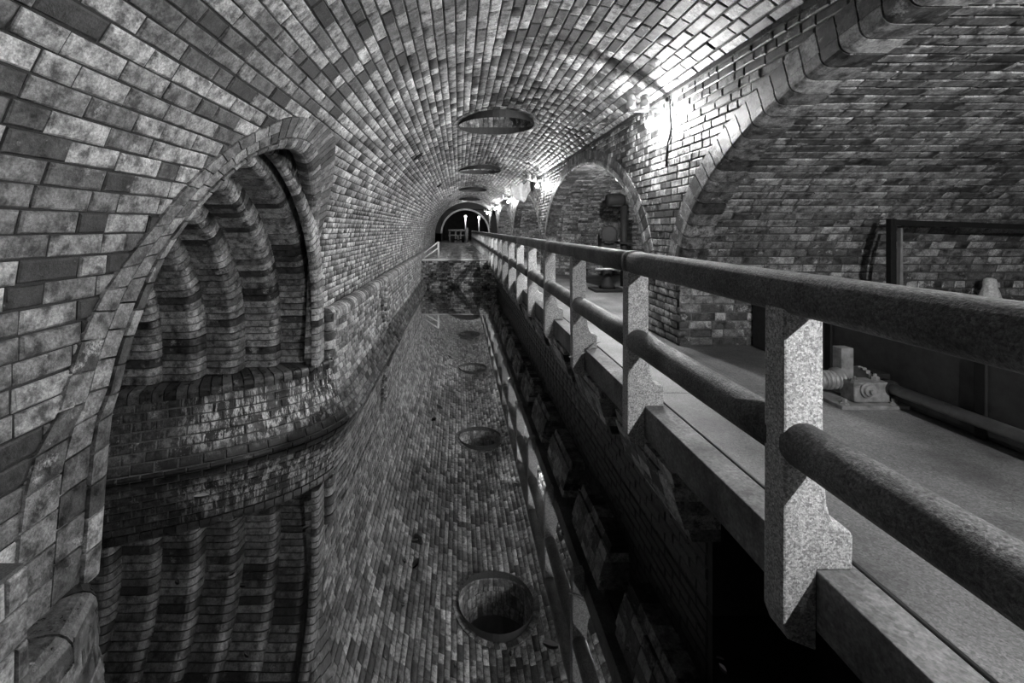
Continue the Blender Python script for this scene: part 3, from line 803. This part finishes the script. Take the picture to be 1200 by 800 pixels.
# ================================================================ RIGHT RECESS: low wall, winch, shaft, guard rail, stub posts
lw = empty('wall_low'); tag(lw, 'low black plated wall behind the winch', 'wall', kind='structure')
ed = [-3, -.6, 1.55, 2.62, 3.7, 4.68]
for a, b2 in zip(ed[:-1], ed[1:]):
    MB().box(3.12, 3.26, a+.006, b2-.006, DECK, -.60).build('panel', 'blackwall', lw, bev=.008)
    MB().box(3.102, 3.121, a-.03, a+.03, DECK, -.60).build('stiffener', 'iron', lw, bev=.005)
wi = empty('winch', (2.85, 3.2, DECK)); tag(wi, 'small iron hand winch with a drum on the walkway', 'winch')
MB().box(-.20, .28, -.16, .20, -.004, .022).build('base_plate', 'grease', wi, bev=.004)
for bx, by in ((-.15, -.12), (.2, -.12), (-.16, .15), (.2, .15)):
    bo = MB().lathe([(.028, .022), (.028, .034), (.016, .036), (.016, .06), (.002, .062)], (bx, by, 0), n=6).build('bolt', 'grease', wi)
MB().box(-.06, .20, -.10, .02, .022, .165).build('gear_housing', 'grease', wi, bev=.01)
MB().lathe([(.055, 0), (.055, -.012), (.04, -.014), (.038, -.028), (.018, -.03), (.018, -.05), (.002, -.052)], (.03, -.10, .115), 'y', 18).build('bearing_cap', 'steel', wi)
MB().lathe([(.026, .165), (.026, .19), (.012, .192), (.01, .21)], (.14, -.04, 0), n=6).build('bolt', 'grease', wi)
MB().lathe([(.026, .165), (.026, .18), (.012, .182), (.01, .20)], (-.035, -.07, 0), n=6).build('bolt', 'grease', wi)
dr = MB().lathe([(.09, -.14), (.09, -.115), (.06, -.11), (.06, .04), (.09, .045), (.09, .07)], (-.10, .06, .13), 'x', 20).build('drum', 'steel', wi, True)
for q in range(5): MB().lathe([(.060, -.014), (.070, -.007), (.070, .007), (.060, .014)], (-.185+.032*q, .06, .13), 'x', 18).build('rope_turn', 'grease', dr, True)
MB().box(-.255, -.215, -.02, .14, .022, .21).build('side_bracket', 'grease', wi, bev=.008)
MB().lathe([(.022, .21), (.022, .225), (.012, .227), (.01, .245)], (-.235, .06, 0), n=6).build('bolt', 'grease', wi)
MB().box(-.03, .06, .04, .12, .05, .37).build('upright_bar', 'grease', wi, bev=.004)
gw = MB()
for q in range(18):
    a = 2*PI*q/18; gw.box(.12+.012*0, .15, .06+.085*math.cos(a)-.012, .06+.085*math.cos(a)+.012, .13+.085*math.sin(a)-.012, .13+.085*math.sin(a)+.012)
gw.lathe([(.01, .12), (.082, .12), (.082, .15), (.01, .15)], (0, .06, .13), 'x', 20).build('gear_wheel', 'steel', wi)
MB().box(.16, .3, -.02, .12, .022, .2).build('end_housing', 'iron', wi, bev=.01)
sf = empty('drive_shaft', (3.06, 3.1, -1.13)); tag(sf, 'round iron shaft running from the winch toward the viewer', 'shaft')
MB().tube((0, .1, 0), (0, -5.5, 0), .037, n=18).build('tube', 'steel', sf, True)
MB().tube((0, .06, 0), (0, .0, 0), .055, n=18).build('coupling', 'iron', sf, True)
for q in (-1.0, -3.4): MB().box(-.03, .03, q, q+.06, DECK+1.13, -.03).build('bracket', 'iron', sf)
gr = empty('guard_rail', (4.13, 4.2, DECK-.004)); tag(gr, 'dark steel guard rail in front of the brick recess on the right', 'guard rail')
MB().box(-.028, .028, -.025, .025, 0, 1.35).build('post', 'iron', gr, bev=.003)
MB().add([(.028, -.035, 0), (.085, -.035, 0), (.075, -.035, 1.26), (.060, -.035, 1.26), (.028, .0, 0), (.085, .0, 0), (.075, 0, 1.26), (.060, 0, 1.26)],
         [(0, 1, 2, 3), (7, 6, 5, 4), (0, 4, 5, 1), (1, 5, 6, 2), (2, 6, 7, 3), (3, 7, 4, 0)]).build('stay', 'steel', gr)
MB().add([(-.0, -.03, 1.29), (-.0, .03, 1.29), (0, .03, 1.34), (0, -.03, 1.34), (3.2, -.03, 1.18), (3.2, .03, 1.18), (3.2, .03, 1.23), (3.2, -.03, 1.23)],
         [(0, 3, 2, 1), (4, 5, 6, 7), (0, 1, 5, 4), (1, 2, 6, 5), (2, 3, 7, 6), (3, 0, 4, 7)]).build('top_bar', 'iron', gr)
MB().box(3.16, 3.2, -.025, .025, 0, 1.22).build('post', 'iron', gr)
for i, x in enumerate((5.46, 6.02)):
    o = MB().lathe([(.10, 0), (.09, .5), (.07, .6), (.05, .66), (.052, .70), (.044, .735), (.02, .75), (.002, .752)], (0, 0, 0), n=16).build('stub_post', 'lime_stone', None, True)
    o.location = (x, 4.52, DECK-.004); tag(o, ['limewashed stub post against the recess wall under the guard rail', 'limewashed stub post at the right edge of the picture'][i], 'post')

# ================================================================ GEAR IN THE SECOND ARCH
vg = empty('valve_gear', (3.0, 8.9, DECK)); tag(vg, 'dark geared valve stand on the walkway inside the second arch', 'machine')
MB().box(-.32, .3, -.25, .25, -.004, .05).build('base_plate', 'iron', vg, bev=.01)
MB().lathe([(.16, .05), (.13, .12), (.09, .25), (.085, .75), (.12, .85)], n=16).build('pedestal', 'iron', vg, True)
MB().box(-.16, .16, -.12, .12, .85, 1.15).build('gearbox', 'iron', vg, bev=.03)
g = MB()
for q in range(16):
    a = 2*PI*q/16; g.box(-.02+.17*math.cos(a)-.025, -.02+.17*math.cos(a)+.025, -.18, -.13, 1.15+.17*math.sin(a)-.025, 1.15+.17*math.sin(a)+.025)
g.lathe([(.02, -.18), (.165, -.18), (.165, -.13), (.02, -.13)], (-.02, 0, 1.15), 'y', 20).build('gear_wheel', 'iron', vg)
MB().lathe([(.10, -.02), (.10, .25), (.06, .28)], (.15, 0, 1.1), n=14).build('motor', 'iron', vg, True)
MB().tube((-.3, -.2, .45), (.3, -.2, .45), .025).build('crank', 'steel', vg, True)
MB().box(.28, .36, -.25, -.15, -.0, .5).build('side_post', 'iron', vg, bev=.01)
pc = empty('pipe_column', (3.6, 9.6, DECK)); tag(pc, 'dark vertical pipe with a flange plate beside the second arch foot', 'pipe')
MB().tube((0, 0, -.004), (0, 0, 1.75), .075, n=16).build('pipe', 'iron', pc, True)
MB().box(-.22, .2, -.15, .15, .92, .96).build('flange_plate', 'iron', pc, bev=.006)
MB().lathe([(.05, .96), (.02, .99), (.02, 1.15), (.06, 1.17), (.06, 1.19), (.01, 1.2)], (-.16, 0, 0), n=14).build('valve_stem', 'iron', pc, True)
mo = empty('hoist_motor', (3.42, 9.6, .50)); tag(mo, 'dark hoist motor fixed at the top of the pipe in the second arch', 'motor')
MB().lathe([(.03, -.2), (.13, -.19), (.15, -.1), (.15, .1), (.12, .18), (.04, .2)], (0, 0, .12), 'x', 18).build('casing', 'iron', mo, True)
MB().box(-.1, .1, -.1, .1, -.02, .08).build('foot', 'iron', mo, bev=.01)
MB().tube((.05, 0, .08), (.12, 0, .09), .06).build('neck', 'iron', mo, True)
# pale hood below the springing near the second lamp
hd = empty('hood', (2.33, 13.9, 1.25)); tag(hd, 'pale folded sheet hood hanging from the wall below the second lamp', 'hood')
v = []; f = []
for i in range(9):
    a = i/8
    for j in range(7):
        b2 = j/6
        v.append((-.06-.62*a, -.1+.1*math.sin(a*9)+.12*math.sin(b2*PI), .32-.30*a*(1-a)*1.4-.55*b2*(.55+.45*math.sin(PI*min(1, a*1.1)))+.05*math.sin(a*14)-.14*a))
for i in range(8):
    for j in range(6): f.append((i*7+j, (i+1)*7+j, (i+1)*7+j+1, i*7+j+1))
o = link('sheet', mesh('sheet', v, f, 'sheet', True), hd); md = o.modifiers.new('thick', 'SOLIDIFY'); md.thickness = .03
MB().box(-.08, 0, -.14, .1, -.05, .34).build('bracket', 'iron', hd, bev=.01)
# small iron drain grilles on the left haunch
for i, (u, vv) in enumerate(((490, 183), (515, 217), (527, 229))):
    y, tt = vault_hit(u, vv); p = S_vault(y, tt); n_ = unit(ref_vault(p))
    o = empty('drain_grille', p); o.rotation_mode = 'QUATERNION'; o.rotation_quaternion = Vector(n_).to_track_quat('Z', 'Y')
    tag(o, ['dark iron drain rosette on the left of the vault nearest the camera', 'dark iron drain rosette second along the left of the vault', 'dark iron drain rosette farthest along the left of the vault'][i], 'drain')
    MB().lathe([(.13, -.02), (.13, .012), (.09, .02), (.085, .006), (.002, .006)], n=16).build('rim', 'iron', o)
    for q in range(4): MB().box(-.10, .10, -.075+.05*q-.011, -.075+.05*q+.011, .004, .026).build('bar', 'iron', o)

# ================================================================ SMALL LITTER
def leaf(px, py, s, a, mat, lab, grp):
    r = WATER*F/-(py-VPY); x, y = (px-VPX)/F*r, r
    pr = [(-1, 0), (-.6, .28), (0, .42), (.55, .3), (1, .02), (.5, -.3), (-.1, -.38), (-.65, -.25)]
    v = [(p*s*math.cos(a)-q*s*math.sin(a), p*s*math.sin(a)+q*s*math.cos(a), .004+.012*abs(q)) for p, q in pr]+[(0, 0, .002)]
    o = link('leaf', mesh('leaf', v, [(i, (i+1) % 8, 8) for i in range(8)], mat)); o.location = (x, y, WATER+.001)
    o.modifiers.new('t', 'SOLIDIFY').thickness = .002
    tag(o, lab, 'leaf', grp)
leaf(236, 581, .07, .2, 'leaf', 'pale leaf floating below the lime-streaked wall', None)
leaf(645, 755, .05, -.3, 'leaf', 'pale leaf floating by the reflected railing near the bottom edge', None)
leaf(487, 660, .05, 1.2, 'leafd', 'dark leaf floating left of the reflected round opening', None)
leaf(508, 491, .05, 1.0, 'leafd', 'dark leaf floating in the middle of the water', None)
for i in range(26):
    px, py = random.uniform(200, 860), random.uniform(560, 795)
    if py < 640 and px < 330: continue
    leaf(px, py, random.uniform(.012, .03), random.uniform(0, 6), random.choice(['leaf', 'leafd', 'leafd']), 'tiny scrap of leaf litter floating on the dark water', 'leaf litter on the water')
tw = MB(); tw.path([(1.14, 4.56, -1.33), (1.2, 4.54, -1.31), (1.3, 4.52, -1.27), (1.38, 4.5, -1.18), (1.45, 4.52, -1.16)], .008, 6)
tag(tw.build('twig', 'leaf'), 'thin pale twig caught on the foot of a railing post', 'twig')
